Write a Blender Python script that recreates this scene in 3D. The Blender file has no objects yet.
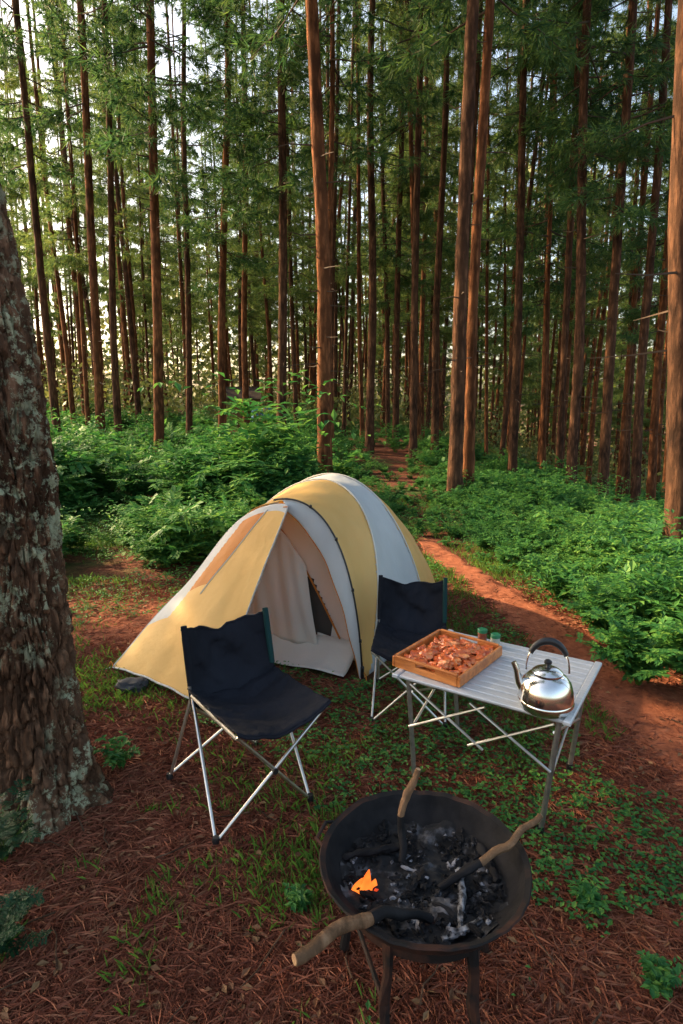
import bpy, math, random
import numpy as np
from mathutils import Vector, Matrix, noise as mn
random.seed(7); np.random.seed(7)
scn=bpy.context.scene; COL=scn.collection
F=600.0; PIT=math.radians(10.6); CH=1.6
cp,sp=math.cos(PIT),math.sin(PIT)
# ---------------------------------------------------------------- helpers
def sst(a,b,x):
    t=min(1,max(0,(x-a)/(b-a))); return t*t*(3-2*t)
def gz(x,y):
    z=-.25*max(0,x-2.2)*sst(5,12,y)
    z=max(z,-5)
    if x<3: z+=.014*max(0,y-8)
    else: z+=.014*max(0,y-8)*max(0,1-(x-3)/4)
    a=sst(3,9,math.hypot(x,y-2))
    z+=mn.noise(Vector((x*.25,y*.25,1.3)))*.18*a+mn.noise(Vector((x*1.3,y*1.3,4)))*.02
    return z
def micro(x,y): return .012*mn.noise(Vector((x*5,y*5,0)))+.006*mn.noise(Vector((x*16,y*16,2)))
def at(px,py,z=0.0):
    dx=(px-341.5)/F; v=(512-py)/F
    dy=cp+v*sp; dz=-sp+v*cp
    t=(z-CH)/dz
    return Vector((dx*t,dy*t,z))
def atY(px,py,Y):
    dx=(px-341.5)/F; v=(512-py)/F
    dy=cp+v*sp; dz=-sp+v*cp
    t=Y/dy
    return Vector((dx*t,Y,CH+dz*t))
def npmesh(name,V,Fc,mats,mi=None,smooth=False):
    V=np.asarray(V,dtype=np.float32).reshape(-1,3); Fc=np.asarray(Fc,dtype=np.int32)
    k=Fc.shape[1]; n=len(Fc)
    me=bpy.data.meshes.new(name)
    me.vertices.add(len(V)); me.vertices.foreach_set('co',V.ravel())
    me.loops.add(n*k); me.loops.foreach_set('vertex_index',Fc.ravel())
    me.polygons.add(n); me.polygons.foreach_set('loop_start',np.arange(0,n*k,k,dtype=np.int32))
    if mi is not None: me.polygons.foreach_set('material_index',np.asarray(mi,dtype=np.int32))
    me.polygons.foreach_set('use_smooth',np.full(n,smooth))
    for m in mats: me.materials.append(m)
    me.update(calc_edges=True)
    return me
def link(name,me,parent=None):
    o=bpy.data.objects.new(name,me); COL.objects.link(o)
    if parent is not None: o.parent=parent
    return o
def tag(o,label=None,cat=None,group=None,kind=None):
    if label: o['label']=label
    if cat: o['category']=cat
    if group: o['group']=group
    if kind: o['kind']=kind
    return o
def empty(name,loc,rz=0,label=None,cat=None,group=None):
    o=bpy.data.objects.new(name,None); COL.objects.link(o); o.location=loc; o.rotation_euler=(0,0,rz)
    o.empty_display_size=.1
    return tag(o,label,cat,group)
class MB:
    def __init__(s): s.v=[];s.f=[];s.m=[]
    def add(s,vs,fs,mi=0):
        b=len(s.v); s.v+= [tuple(v) for v in vs]
        for f in fs: s.f.append(tuple(i+b for i in f)); s.m.append(mi)
    def tube(s,pts,rad,n=8,mi=0,cap=True,wob=0):
        pts=[Vector(p) for p in pts]
        if not hasattr(rad,'__len__'): rad=[rad]*len(pts)
        vs=[];fs=[]; t0=(pts[1]-pts[0]).normalized()
        a=t0.orthogonal().normalized()
        for i,p in enumerate(pts):
            t=(pts[min(i+1,len(pts)-1)]-pts[max(i-1,0)]).normalized()
            a=(a-t*a.dot(t)).normalized(); b=t.cross(a)
            for k in range(n):
                an=2*math.pi*k/n; r=rad[i]
                if wob: r*=1+wob*mn.noise(Vector((p.x*30+math.cos(an)*1.5,p.y*30+math.sin(an)*1.5,p.z*12)))
                vs.append(p+(a*math.cos(an)+b*math.sin(an))*r)
        for i in range(len(pts)-1):
            for k in range(n):
                k2=(k+1)%n; fs.append((i*n+k,i*n+k2,(i+1)*n+k2,(i+1)*n+k))
        if cap:
            fs.append(tuple(range(n-1,-1,-1))); fs.append(tuple(range((len(pts)-1)*n,len(pts)*n)))
        s.add(vs,fs,mi); return s
    def box(s,c,size,M=None,mi=0,bev=0):
        c=Vector(c); hx,hy,hz=[q/2 for q in size]; vs=[]
        if bev:
            b=min(bev,hx*.9,hy*.9,hz*.9)
            L=[(hx-b,hy-b,-hz),(hx,hy,-hz+b),(hx,hy,hz-b),(hx-b,hy-b,hz)]
            rings=[]
            for (X,Y,Z) in L:
                rings.append([(-X,-Y+b*.5,Z),(-X+b*.5,-Y,Z),(X-b*.5,-Y,Z),(X,-Y+b*.5,Z),(X,Y-b*.5,Z),(X-b*.5,Y,Z),(-X+b*.5,Y,Z),(-X,Y-b*.5,Z)])
            vs=[v for r in rings for v in r]; fs=[]
            for i in range(3):
                for k in range(8): fs.append((i*8+k,i*8+(k+1)%8,(i+1)*8+(k+1)%8,(i+1)*8+k))
            fs.append(tuple(range(7,-1,-1))); fs.append(tuple(range(24,32)))
        else:
            vs=[(x,y,z) for z in(-hz,hz) for (x,y) in((-hx,-hy),(hx,-hy),(hx,hy),(-hx,hy))]
            fs=[(3,2,1,0),(4,5,6,7),(0,1,5,4),(1,2,6,5),(2,3,7,6),(3,0,4,7)]
        vs=[(M@Vector(v) if M else Vector(v))+c for v in vs]
        s.add(vs,fs,mi); return s
    def lathe(s,prof,n=40,c=(0,0,0),mi=0,closed=False):
        vs=[];fs=[]
        for (r,z) in prof:
            for k in range(n):
                a=2*math.pi*k/n; vs.append((c[0]+r*math.cos(a),c[1]+r*math.sin(a),c[2]+z))
        m=len(prof)
        for i in range(m if closed else m-1):
            j=(i+1)%m
            for k in range(n): fs.append((i*n+k,i*n+(k+1)%n,j*n+(k+1)%n,j*n+k))
        s.add(vs,fs,mi); return s
    def grid(s,fn,nu,nv,mi=0,mf=None):
        b=len(s.v)
        for i in range(nu+1):
            for j in range(nv+1): s.v.append(tuple(fn(i/nu,j/nv)))
        for i in range(nu):
            for j in range(nv):
                q=b+i*(nv+1)+j; s.f.append((q,q+nv+1,q+nv+2,q+1)); s.m.append(mf((i+.5)/nu,(j+.5)/nv) if mf else mi)
        return s
    def lump(s,c,size,seed=0,amp=.35,fr=1.6,nu=12,nv=8,M=None,mi=0):
        vs=[];fs=[];c=Vector(c)
        for i in range(nv+1):
            th=math.pi*i/nv
            for k in range(nu):
                a=2*math.pi*k/nu; d=Vector((math.sin(th)*math.cos(a),math.sin(th)*math.sin(a),math.cos(th)))
                r=1+amp*mn.noise(d*fr+Vector((seed*3.1,seed*1.7,seed)))
                q=Vector((d.x*size[0],d.y*size[1],d.z*size[2]))*r
                vs.append((M@q if M else q)+c)
        for i in range(nv):
            for k in range(nu): fs.append((i*nu+k,(i+1)*nu+k,(i+1)*nu+(k+1)%nu,i*nu+(k+1)%nu))
        s.add(vs,fs,mi); return s
    def build(s,name,mats,parent=None,smooth=True,solid=0,loc=None):
        if not isinstance(mats,(list,tuple)): mats=[mats]
        me=bpy.data.meshes.new(name); me.from_pydata(s.v,[],s.f)
        for m in mats: me.materials.append(m)
        me.polygons.foreach_set('material_index',s.m)
        me.polygons.foreach_set('use_smooth',[smooth]*len(s.f))
        me.update()
        if smooth:
            try: me.set_sharp_from_angle(angle=math.radians(42))
            except Exception: pass
        o=link(name,me,parent)
        if solid:
            md=o.modifiers.new('thick','SOLIDIFY'); md.thickness=solid; md.offset=0
        if loc is not None: o.location=loc
        return o
# ---------------------------------------------------------------- materials
def nmat(name):
    m=bpy.data.materials.new(name); m.use_nodes=True; nt=m.node_tree
    b=nt.nodes['Principled BSDF']; return m,nt,b
def tex_noise(nt,scale,detail=6,rough=.6,stretch=None,obj=True,vor=False):
    tc=nt.nodes.new('ShaderNodeTexCoord'); mp=nt.nodes.new('ShaderNodeMapping')
    nt.links.new(tc.outputs['Object' if obj else 'Generated'],mp.inputs[0])
    if stretch: mp.inputs['Scale'].default_value=stretch
    n=nt.nodes.new('ShaderNodeTexVoronoi' if vor else 'ShaderNodeTexNoise')
    n.inputs['Scale'].default_value=scale
    if not vor: n.inputs['Detail'].default_value=detail; n.inputs['Roughness'].default_value=rough
    nt.links.new(mp.outputs[0],n.inputs['Vector']); return n
def ramp(nt,fac,stops):
    r=nt.nodes.new('ShaderNodeValToRGB'); e=r.color_ramp.elements
    while len(e)<len(stops): e.new(.5)
    for i,(p,c) in enumerate(stops):
        e[i].position=p; e[i].color=(c[0],c[1],c[2],1)
    nt.links.new(fac,r.inputs[0]); return r
def mixc(nt,fac,a,b,mode='MIX'):
    m=nt.nodes.new('ShaderNodeMix'); m.data_type='RGBA'; m.blend_type=mode
    for s,v in((0,fac),(6,a),(7,b)):
        if hasattr(v,'links') or hasattr(v,'is_linked'): nt.links.new(v,m.inputs[s])
        elif s==0: m.inputs[0].default_value=v
        else: m.inputs[s].default_value=(v[0],v[1],v[2],1)
    return m.outputs[2]
def bump(nt,b,h,strength=.4,dist=.01):
    n=nt.nodes.new('ShaderNodeBump'); n.inputs['Strength'].default_value=strength; n.inputs['Distance'].default_value=dist
    nt.links.new(h,n.inputs['Height']); nt.links.new(n.outputs[0],b.inputs['Normal']); return n
def simple(name,c1,c2,scale=8,rough=.6,metal=0,bs=.3,bd=.005,stretch=None,spec=None,lo=.35,hi=.65):
    m,nt,b=nmat(name); n=tex_noise(nt,scale,stretch=stretch)
    r=ramp(nt,n.outputs[0],[(lo,c1),(hi,c2)]); nt.links.new(r.outputs[0],b.inputs['Base Color'])
    b.inputs['Roughness'].default_value=rough; b.inputs['Metallic'].default_value=metal
    if spec is not None: b.inputs['Specular IOR Level'].default_value=spec
    if bs: bump(nt,b,n.outputs[0],bs,bd)
    return m
def leafmat(name,cols,trans=.35,rough=.55,nscale=.6):
    m,nt,b=nmat(name); g=nt.nodes.new('ShaderNodeNewGeometry')
    n=tex_noise(nt,nscale,3)
    ad=nt.nodes.new('ShaderNodeMath'); ad.operation='MULTIPLY_ADD'; ad.inputs[1].default_value=.5
    nt.links.new(g.outputs['Random Per Island'],ad.inputs[0])
    sc=nt.nodes.new('ShaderNodeMath'); sc.operation='MULTIPLY'; sc.inputs[1].default_value=.55
    nt.links.new(n.outputs[0],sc.inputs[0]); nt.links.new(sc.outputs[0],ad.inputs[2])
    k=len(cols); r=ramp(nt,ad.outputs[0],[(.1+.75*i/(k-1),c) for i,c in enumerate(cols)])
    nt.links.new(r.outputs[0],b.inputs['Base Color']); b.inputs['Roughness'].default_value=rough
    b.inputs['Specular IOR Level'].default_value=.25
    if trans:
        t=nt.nodes.new('ShaderNodeBsdfTranslucent'); nt.links.new(r.outputs[0],t.inputs[0])
        mx=nt.nodes.new('ShaderNodeMixShader'); mx.inputs[0].default_value=trans
        nt.links.new(b.outputs[0],mx.inputs[1]); nt.links.new(t.outputs[0],mx.inputs[2])
        nt.links.new(mx.outputs[0],nt.nodes['Material Output'].inputs[0])
    return m
def fabric(name,c1,c2,trans=.35,rough=.6,wr=.35,spec=.4):
    m,nt,b=nmat(name); n=tex_noise(nt,3.2,4,.5,stretch=(1,1,.5)); n2=tex_noise(nt,22,3,.5,stretch=(1,1,.25))
    r=ramp(nt,n.outputs[0],[(.3,c1),(.7,c2)])
    nt.links.new(r.outputs[0],b.inputs['Base Color']); b.inputs['Roughness'].default_value=rough
    b.inputs['Specular IOR Level'].default_value=spec
    ad=nt.nodes.new('ShaderNodeMath'); ad.operation='MULTIPLY_ADD'; ad.inputs[1].default_value=.18
    nt.links.new(n2.outputs[0],ad.inputs[0]); nt.links.new(n.outputs[0],ad.inputs[2])
    bp=bump(nt,b,ad.outputs[0],wr,.06)
    if trans:
        t=nt.nodes.new('ShaderNodeBsdfTranslucent'); nt.links.new(r.outputs[0],t.inputs[0])
        mx=nt.nodes.new('ShaderNodeMixShader'); mx.inputs[0].default_value=trans
        nt.links.new(b.outputs[0],mx.inputs[1]); nt.links.new(t.outputs[0],mx.inputs[2])
        nt.links.new(mx.outputs[0],nt.nodes['Material Output'].inputs[0])
    return m
def barkmat(name,dark,mid,lite,sc=1.0,lichen=None,bs=.9):
    m,nt,b=nmat(name)
    v=tex_noise(nt,9*sc,vor=True,stretch=(1,1,.28)); v.feature='F1'
    w=tex_noise(nt,14*sc,8,.7,stretch=(1,1,.35)); big=tex_noise(nt,1.1,3)
    ad=nt.nodes.new('ShaderNodeMath'); ad.operation='MULTIPLY_ADD'; ad.inputs[1].default_value=.6
    nt.links.new(v.outputs[0],ad.inputs[0]); nt.links.new(w.outputs[0],ad.inputs[2])
    r=ramp(nt,ad.outputs[0],[(.42,lite),(.62,mid),(.85,dark)])
    col=mixc(nt,.35,r.outputs[0],ramp(nt,big.outputs[0],[(.35,dark),(.65,lite)]).outputs[0])
    if lichen:
        l=tex_noise(nt,11,8,.8); lr=ramp(nt,l.outputs[0],[(.52,(0,0,0)),(.56,(.9,.9,.9))])
        l2=tex_noise(nt,2.6,3); l3=ramp(nt,l2.outputs[0],[(.44,(0,0,0)),(.54,(1,1,1))])
        f=mixc(nt,1.0,lr.outputs[0],l3.outputs[0],'MULTIPLY')
        col=mixc(nt,f,col,lichen)
    nt.links.new(col,b.inputs['Base Color']); b.inputs['Roughness'].default_value=.95
    b.inputs['Specular IOR Level'].default_value=.1
    inv=nt.nodes.new('ShaderNodeMath'); inv.operation='SUBTRACT'; inv.inputs[0].default_value=1
    nt.links.new(ad.outputs[0],inv.inputs[1]); bump(nt,b,inv.outputs[0],bs,.02)
    return m
M={}
M['bark_near']=barkmat('bark_near',(.040,.020,.011),(.21,.108,.060),(.36,.21,.13),4.2,(.44,.47,.31),1.0)
M['bark']=barkmat('bark',(.04,.017,.009),(.19,.075,.034),(.36,.145,.064),1.4,None,1.0)
M['bark_b']=barkmat('bark_b',(.025,.014,.010),(.12,.058,.034),(.24,.115,.062),1.6,None,1.0)
M['branchwood']=simple('branchwood',(.04,.025,.018),(.09,.055,.035),5,.9)
M['needle']=leafmat('needle',[(.018,.060,.034),(.038,.11,.045),(.09,.18,.05),(.19,.28,.06)],.47)
M['needle_sunlit_haze']=leafmat('needle_sunlit_haze',[(.04,.095,.042),(.08,.165,.052),(.18,.26,.065),(.34,.38,.09)],.5)  # brightened needle copy: sunlight and haze on far crowns painted as colour
M['needle_far_haze']=leafmat('needle_far_haze',[(.05,.08,.03),(.12,.155,.045),(.28,.28,.08)],.3,nscale=.08)  # haze over the farthest foliage is put into these lighter colours
M['fern']=leafmat('fern',[(.014,.068,.028),(.032,.14,.038),(.07,.22,.045),(.18,.33,.06)],.4,nscale=1.0)
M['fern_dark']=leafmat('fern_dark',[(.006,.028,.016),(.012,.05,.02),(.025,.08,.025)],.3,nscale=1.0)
M['grass']=leafmat('grass',[(.03,.09,.014),(.08,.18,.025),(.16,.26,.04)],.4,nscale=1.5)
M['litter']=leafmat('litter',[(.08,.023,.013),(.17,.050,.027),(.26,.085,.046),(.33,.15,.08)],0,.75,nscale=1.5)
M['leaflit']=leafmat('leaflit',[(.05,.02,.01),(.14,.06,.03),(.22,.13,.06)],0,.7)
m,nt,b=nmat('forest_floor'); 
n1=tex_noise(nt,.55,5,.6); n2=tex_noise(nt,9,8,.75); n3=tex_noise(nt,60,5,.7,stretch=(1,.35,1))
soil=ramp(nt,n2.outputs[0],[(.3,(.04,.015,.010)),(.5,(.11,.036,.021)),(.7,(.19,.07,.04))])
gr=ramp(nt,n2.outputs[0],[(.35,(.02,.035,.010)),(.65,(.06,.095,.022))])
mask=ramp(nt,n1.outputs[0],[(.52,(0,0,0)),(.62,(1,1,1))])
c=mixc(nt,mask.outputs[0],soil.outputs[0],gr.outputs[0])
c=mixc(nt,.5,c,ramp(nt,n3.outputs[0],[(.35,(.25,.2,.2)),(.65,(1.3,1.2,1.1))]).outputs[0],'MULTIPLY')
nt.links.new(c,b.inputs['Base Color']); b.inputs['Roughness'].default_value=.95; b.inputs['Specular IOR Level'].default_value=.15
bump(nt,b,n2.outputs[0],.8,.03); M['floor']=m
m,nt,b=nmat('red_path'); n2=tex_noise(nt,12,8,.75); n3=tex_noise(nt,1.3,4)
c=ramp(nt,n2.outputs[0],[(.3,(.11,.035,.019)),(.5,(.25,.08,.04)),(.72,(.36,.14,.078))])
c=mixc(nt,ramp(nt,n3.outputs[0],[(.4,(0,0,0)),(.65,(.5,.5,.5))]).outputs[0],c.outputs[0],(.12,.045,.027))
nt.links.new(c,b.inputs['Base Color']); b.inputs['Roughness'].default_value=.95; b.inputs['Specular IOR Level'].default_value=.15
bump(nt,b,n2.outputs[0],.7,.02); M['path']=m
M['yellow']=fabric('tent_yellow',(.76,.49,.16),(.84,.58,.22),.36)
M['greyfab']=fabric('tent_grey',(.50,.53,.55),(.62,.645,.65),.28)
M['orangefab']=fabric('tent_orange',(.54,.18,.02),(.64,.25,.04),.3)
M['cream']=fabric('tent_cream',(.82,.78,.72),(.88,.84,.78),.45,.8)
M['tub']=fabric('tent_tub',(.58,.56,.50),(.68,.65,.58),.1)
M['mesh']=fabric('tent_mesh',(.05,.045,.04),(.08,.07,.06),.1,.8)
M['black']=simple('black_plastic',(.010,.010,.011),(.018,.018,.02),20,.4,bs=.05)
M['navy']=fabric('chair_cloth',(.005,.006,.010),(.014,.016,.024),0,.85,.8,.2)
M['trim']=fabric('chair_trim',(.008,.03,.032),(.012,.05,.048),0,.8,.1,.15)
M['alu']=simple('brushed_alu',(.60,.59,.56),(.75,.73,.70),30,.35,1,.05,.001)
M['alu_dark']=simple('grey_tube',(.30,.30,.29),(.42,.42,.40),30,.4,.9,.05,.001)
M['slat']=simple('slat_alu',(.46,.49,.52),(.60,.62,.64),14,.42,.3,.06,.001,(1,8,1))
M['steel']=simple('kettle_steel',(.70,.69,.66),(.85,.84,.81),5,.16,1,.03,.002)
M['wood']=simple('tray_wood',(.36,.105,.022),(.62,.22,.05),9,.45,0,.2,.002,(1,6,6))
M['rust']=simple('rusty_iron',(.007,.006,.006),(.075,.026,.013),11,.75,.1,.7,.006,lo=.45,hi=.78,spec=.3)
M['soot']=simple('sooty_iron',(.004,.004,.005),(.014,.013,.014),14,.8,0,.7,.008,spec=.2)
m,nt,b=nmat('charcoal'); n=tex_noise(nt,18,6,.7); g=nt.nodes.new('ShaderNodeNewGeometry')
ad=nt.nodes.new('ShaderNodeMath'); ad.operation='MULTIPLY_ADD'; ad.inputs[1].default_value=.45
nt.links.new(g.outputs['Random Per Island'],ad.inputs[0]); nt.links.new(n.outputs[0],ad.inputs[2])
r=ramp(nt,ad.outputs[0],[(.6,(.004,.004,.005)),(.9,(.012,.012,.014)),(.99,(.22,.22,.24))]); nt.links.new(r.outputs[0],b.inputs['Base Color'])
b.inputs['Roughness'].default_value=.85; b.inputs['Specular IOR Level'].default_value=.2; bump(nt,b,n.outputs[0],.8,.006); M['coal']=m
M['ash']=simple('ash',(.006,.006,.007),(.15,.15,.165),16,.95,0,.8,.01,lo=.52,hi=.76)
M['ashlog']=simple('ash_log',(.008,.008,.009),(.38,.38,.40),26,.95,0,.8,.01,lo=.46,hi=.68)
M['log']=barkmat('log_bark',(.08,.045,.025),(.26,.145,.08),(.38,.24,.14),3,None,.6)
M['logdark']=barkmat('log_dark',(.03,.018,.012),(.13,.07,.045),(.24,.14,.09),3,None,.6)
M['cutwood']=simple('cut_wood',(.34,.19,.10),(.46,.29,.15),30,.8)
m,nt,b=nmat('meat'); n=tex_noise(nt,18,4,.6)
r=ramp(nt,n.outputs[0],[(.28,(.26,.03,.010)),(.48,(.58,.12,.03)),(.72,(.80,.38,.15))])
nt.links.new(r.outputs[0],b.inputs['Base Color']); b.inputs['Roughness'].default_value=.3; bump(nt,b,n.outputs[0],.4,.006); M['meat']=m
M['greenlid']=simple('green_lid',(.015,.14,.06),(.03,.2,.09),10,.4,bs=0)
M['jar_red']=simple('jar_red',(.20,.03,.015),(.38,.12,.05),40,.25,bs=.1)
M['jar_pale']=simple('jar_pale',(.35,.36,.30),(.5,.48,.36),40,.25,bs=.1)
M['hutwood']=simple('hut_wood',(.18,.08,.03),(.32,.15,.07),3,.8,stretch=(8,8,1))
M['hutroof']=simple('hut_roof',(.045,.03,.022),(.09,.055,.04),4,.8)
M['blue']=simple('blue_plastic',(.02,.13,.34),(.05,.22,.46),6,.45,bs=.1)
M['sack']=simple('sack_cloth',(.02,.022,.028),(.045,.05,.06),12,.8)
M['white']=simple('cord_white',(.5,.5,.45),(.6,.6,.55),10,.7,bs=0)
def emis(name,c,s,k=.5):
    m,nt,b=nmat(name); n=tex_noise(nt,30,1); r=ramp(nt,n.outputs[0],[(.35,(c[0],c[1]*k,c[2]*k)),(.65,c)])
    nt.links.new(r.outputs[0],b.inputs['Emission Color']); b.inputs['Emission Strength'].default_value=s
    b.inputs['Base Color'].default_value=(c[0]*.3,c[1]*.1,0,1); return m
M['flame']=emis('flame',(1,.27,.035),1.6,.55); M['ember']=emis('ember',(.8,.09,.015),.9)
# ---------------------------------------------------------------- world and sun
sdir=Vector((-.80,.36,.48)).normalized()
w=bpy.data.worlds.new('World'); scn.world=w; w.use_nodes=True; nt=w.node_tree
bg=nt.nodes['Background']; sky=nt.nodes.new('ShaderNodeTexSky'); sky.sky_type='NISHITA'; sky.sun_disc=False
sky.sun_elevation=math.asin(sdir.z); sky.sun_rotation=math.atan2(sdir.x,sdir.y); sky.dust_density=4; sky.air_density=1.0
nt.links.new(mixc(nt,1.0,sky.outputs[0],(1.07,.98,.85),'MULTIPLY'),bg.inputs[0]); bg.inputs[1].default_value=.5
sl=bpy.data.lights.new('sun','SUN'); sl.energy=14; sl.angle=math.radians(.6); sl.color=(1,.73,.40)
so=bpy.data.objects.new('sun',sl); COL.objects.link(so); so.rotation_euler=sdir.to_track_quat('Z','Y').to_euler()
# ---------------------------------------------------------------- camera
cd=bpy.data.cameras.new('camera'); cam=bpy.data.objects.new('camera',cd); COL.objects.link(cam)
cam.location=(0,0,CH); cam.rotation_euler=(math.radians(90)-PIT,0,0)
cd.sensor_fit='VERTICAL'; cd.sensor_height=36; cd.lens=36*F/1024; cd.clip_start=.05; cd.clip_end=2000
scn.camera=cam
scn.view_settings.view_transform='Standard'; scn.view_settings.look='None'; scn.view_settings.exposure=0
# ---------------------------------------------------------------- ground
def axis(lo,hi,fine_lo,fine_hi,step):
    a=list(np.arange(fine_lo,fine_hi,step)); s=step; x=fine_hi
    while x<hi: a.append(x); s*=1.13; x+=s
    a.append(hi); s=step; x=fine_lo-step
    b=[]
    while x>lo: b.append(x); s*=1.13; x-=s
    b.append(lo); return sorted(b)+a
xs=axis(-400,400,-3.2,3.6,.05); ys=axis(-60,700,.8,7,.05)
V=np.zeros((len(xs)*len(ys),3),np.float32); i=0
for x in xs:
    for y in ys:
        z=gz(x,y)
        if abs(x)<4 and y<8: z+=micro(x,y)
        V[i]=(x,y,z); i+=1
ny=len(ys); I,J=np.meshgrid(np.arange(len(xs)-1),np.arange(ny-1),indexing='ij'); q=(I*ny+J).ravel()
me=npmesh('ground',V,np.stack([q,q+ny,q+ny+1,q+1],1),[M['floor']],smooth=True)
tag(link('ground',me),kind='structure')
pathpts=[(1.95,-.5),(1.95,.8),(1.76,2.0),(1.66,3.0),(1.50,3.9),(1.30,4.8),(1.06,6.0),(.88,7.2),(.8,9.0),(1.0,12)]
def pathx(y):
    for (a,b2),(c2,d2) in zip(pathpts,pathpts[1:]):
        if b2<=y<=d2: t=(y-b2)/(d2-b2); return a+(c2-a)*t
    return pathpts[-1][0] if y>5 else pathpts[0][0]
def pwid(y): return .36-.16*sst(2.8,5.0,y)
def pfn(u,v):
    y=-.5+7.6*u; hw=(pwid(y)+.07*mn.noise(Vector((y*2,3,0)))+.09*mn.noise(Vector((y*9,v*3,1))))*(1-.75*sst(5.6,7.1,y))
    x=pathx(y)+(v-.5)*2*hw; e=abs(v-.5)*2
    z=gz(x,y)+micro(x,y)+.012-.022*e**6
    return (x,y,z)
tag(MB().grid(pfn,200,14).build('path',M['path']),kind='structure')
def rfn(u,v):
    a=2*math.pi*u; rr=v*(1+.35*mn.noise(Vector((math.cos(a)*1.5,math.sin(a)*1.5,7))))
    x=-1.95+rr*1.15*math.cos(a)+.3*rr*math.sin(a); y=4.2+rr*.75*math.sin(a)
    return (x,y,gz(x,y)+micro(x,y)+.010-.02*v**6)
tag(MB().grid(rfn,60,16).build('bare_earth',M['path']),kind='structure')
# ---------------------------------------------------------------- scatter helpers
def onpath(x,y,mg=0): return y<7.0 and abs(x-pathx(y))<pwid(y)+mg
def tent_area(x,y,mg=0):
    p=Vector((x+.47,y-3.51)); a=p.x*.914-p.y*.406; t=p.x*.406+p.y*.914
    return abs(a)<.72+mg and -0.05-mg<t<1.9+mg
def gmask(x,y): return mn.noise(Vector((x*.8,y*.8,9)))+.4*mn.noise(Vector((x*3,y*3,5)))
def needles(n,ylo,yhi,ln,wd,seed,power=1.0):
    rs=np.random.RandomState(seed); out=[];
    y=ylo+(yhi-ylo)*rs.rand(n)**power; x=(rs.rand(n)*2-1)*(y*.62+.35)
    for a,b2 in zip(x,y):
        if tent_area(a,b2): continue
        th=rs.rand()*6.283; L=ln*(.5+rs.rand()); z=gz(a,b2)+micro(a,b2)+.003+.008*rs.rand()
        dx,dy=math.cos(th)*L/2,math.sin(th)*L/2; w2=wd*(.7+.6*rs.rand()); px_,py_=-math.sin(th)*w2,math.cos(th)*w2
        tz=(rs.rand()-.4)*.012; bx_,by_=px_*6*(rs.rand()-.5),py_*6*(rs.rand()-.5)
        out+=[(a-dx-px_,b2-dy-py_,z-.003),(a-dx+px_,b2-dy+py_,z-.003),(a+bx_+px_,b2+by_+py_,z+.004),(a+dx,b2+dy,z+tz)]
    V=np.array(out,np.float32); k=len(V)//4; return V,np.arange(k*4).reshape(k,4)
V1,F1=needles(125000,1.0,5.2,.075,.0009,3,1.4)
me=npmesh('needle_litter',V1,F1,[M['litter']]); tag(link('needle_litter',me),'rust brown fallen pine needles strewn over the ground','pine needles',kind='stuff')
out=[]; rs=np.random.RandomState(5)
def blade(a,b2,z,h,w,th,lean):
    dx,dy=math.cos(th),math.sin(th)
    out.extend([(a-dy*w,b2+dx*w,z),(a+dy*w,b2-dx*w,z),(a+dx*lean*.5+dy*w*.7,b2+dy*lean*.5-dx*w*.7,z+h*.7),(a+dx*lean,b2+dy*lean,z+h)])
for _ in range(70000):
    y=1.0+8.5*rs.rand()**1.2; x=(rs.rand()*2-1)*(y*.62+.4)
    g=gmask(x,y)+ (.10 if (-.9<x<1.1 and 2.0<y<3.8) else 0)+(.3 if y>4.3 else 0)-(.32 if (x<-.1 and y<2.1) else 0)
    if g<.08+.3*rs.rand() or onpath(x,y,-.05) or tent_area(x,y): continue
    if math.hypot(x+1.95,(y-4.2)*1.3)<1.0 and rs.rand()<.8: continue
    for k in range(2):
        blade(x+rs.randn()*.01,y+rs.randn()*.01,gz(x,y)-.005,.02+.045*rs.rand()+.02*(y>5),.0017+.001*rs.rand(),rs.rand()*6.28,.01+.04*rs.rand())
V=np.array(out,np.float32); k=len(V)//4
tag(link('grass',npmesh('grass',V,np.arange(k*4).reshape(k,4),[M['grass']])),'short green grass growing through the needle litter','grass',kind='stuff')
out=[]
def leafq(p,d,up,L,W):
    s=d.cross(up); 
    if s.length<1e-4: s=Vector((1,0,0))
    s.normalize(); n=s.cross(d).normalized()
    out.extend([tuple(p),tuple(p+d*L*.45+s*W*.5+n*W*.15),tuple(p+d*L-n*L*.12),tuple(p+d*L*.45-s*W*.5+n*W*.15)])
for _ in range(23000):
    y=1.0+8.5*rs.rand()**1.15; x=(rs.rand()*2-1)*(y*.62+.4)
    g=gmask(x+3,y+1)+(.24 if (-1.0<x<1.1 and 2.0<y<3.8) else 0)+(.14 if x>.5 else 0)-(.18 if (x<0 and y<2.1) else 0)+(.25 if y>4.5 else 0)
    if g<.05+.3*rs.rand() or onpath(x,y,0) or tent_area(x,y): continue
    z=gz(x,y); h=.015+.05*rs.rand()+.04*(y>5); 
    for k in range(rs.randint(3,8)):
        th=rs.rand()*6.28; d=Vector((math.cos(th),math.sin(th),.15+.3*rs.rand())).normalized()
        L=.010+.020*rs.rand()+.01*(y>5)
        leafq(Vector((x+rs.randn()*.015,y+rs.randn()*.015,z+h*(.4+.6*rs.rand()))),d,Vector((0,0,1)),L,L*.6)
V=np.array(out,np.float32); k=len(V)//4
tag(link('ground_weeds',npmesh('ground_weeds',V,np.arange(k*4).reshape(k,4),[M['fern']])),'low broad leaved weeds scattered over the forest floor','weeds',kind='stuff')
out=[]
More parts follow.
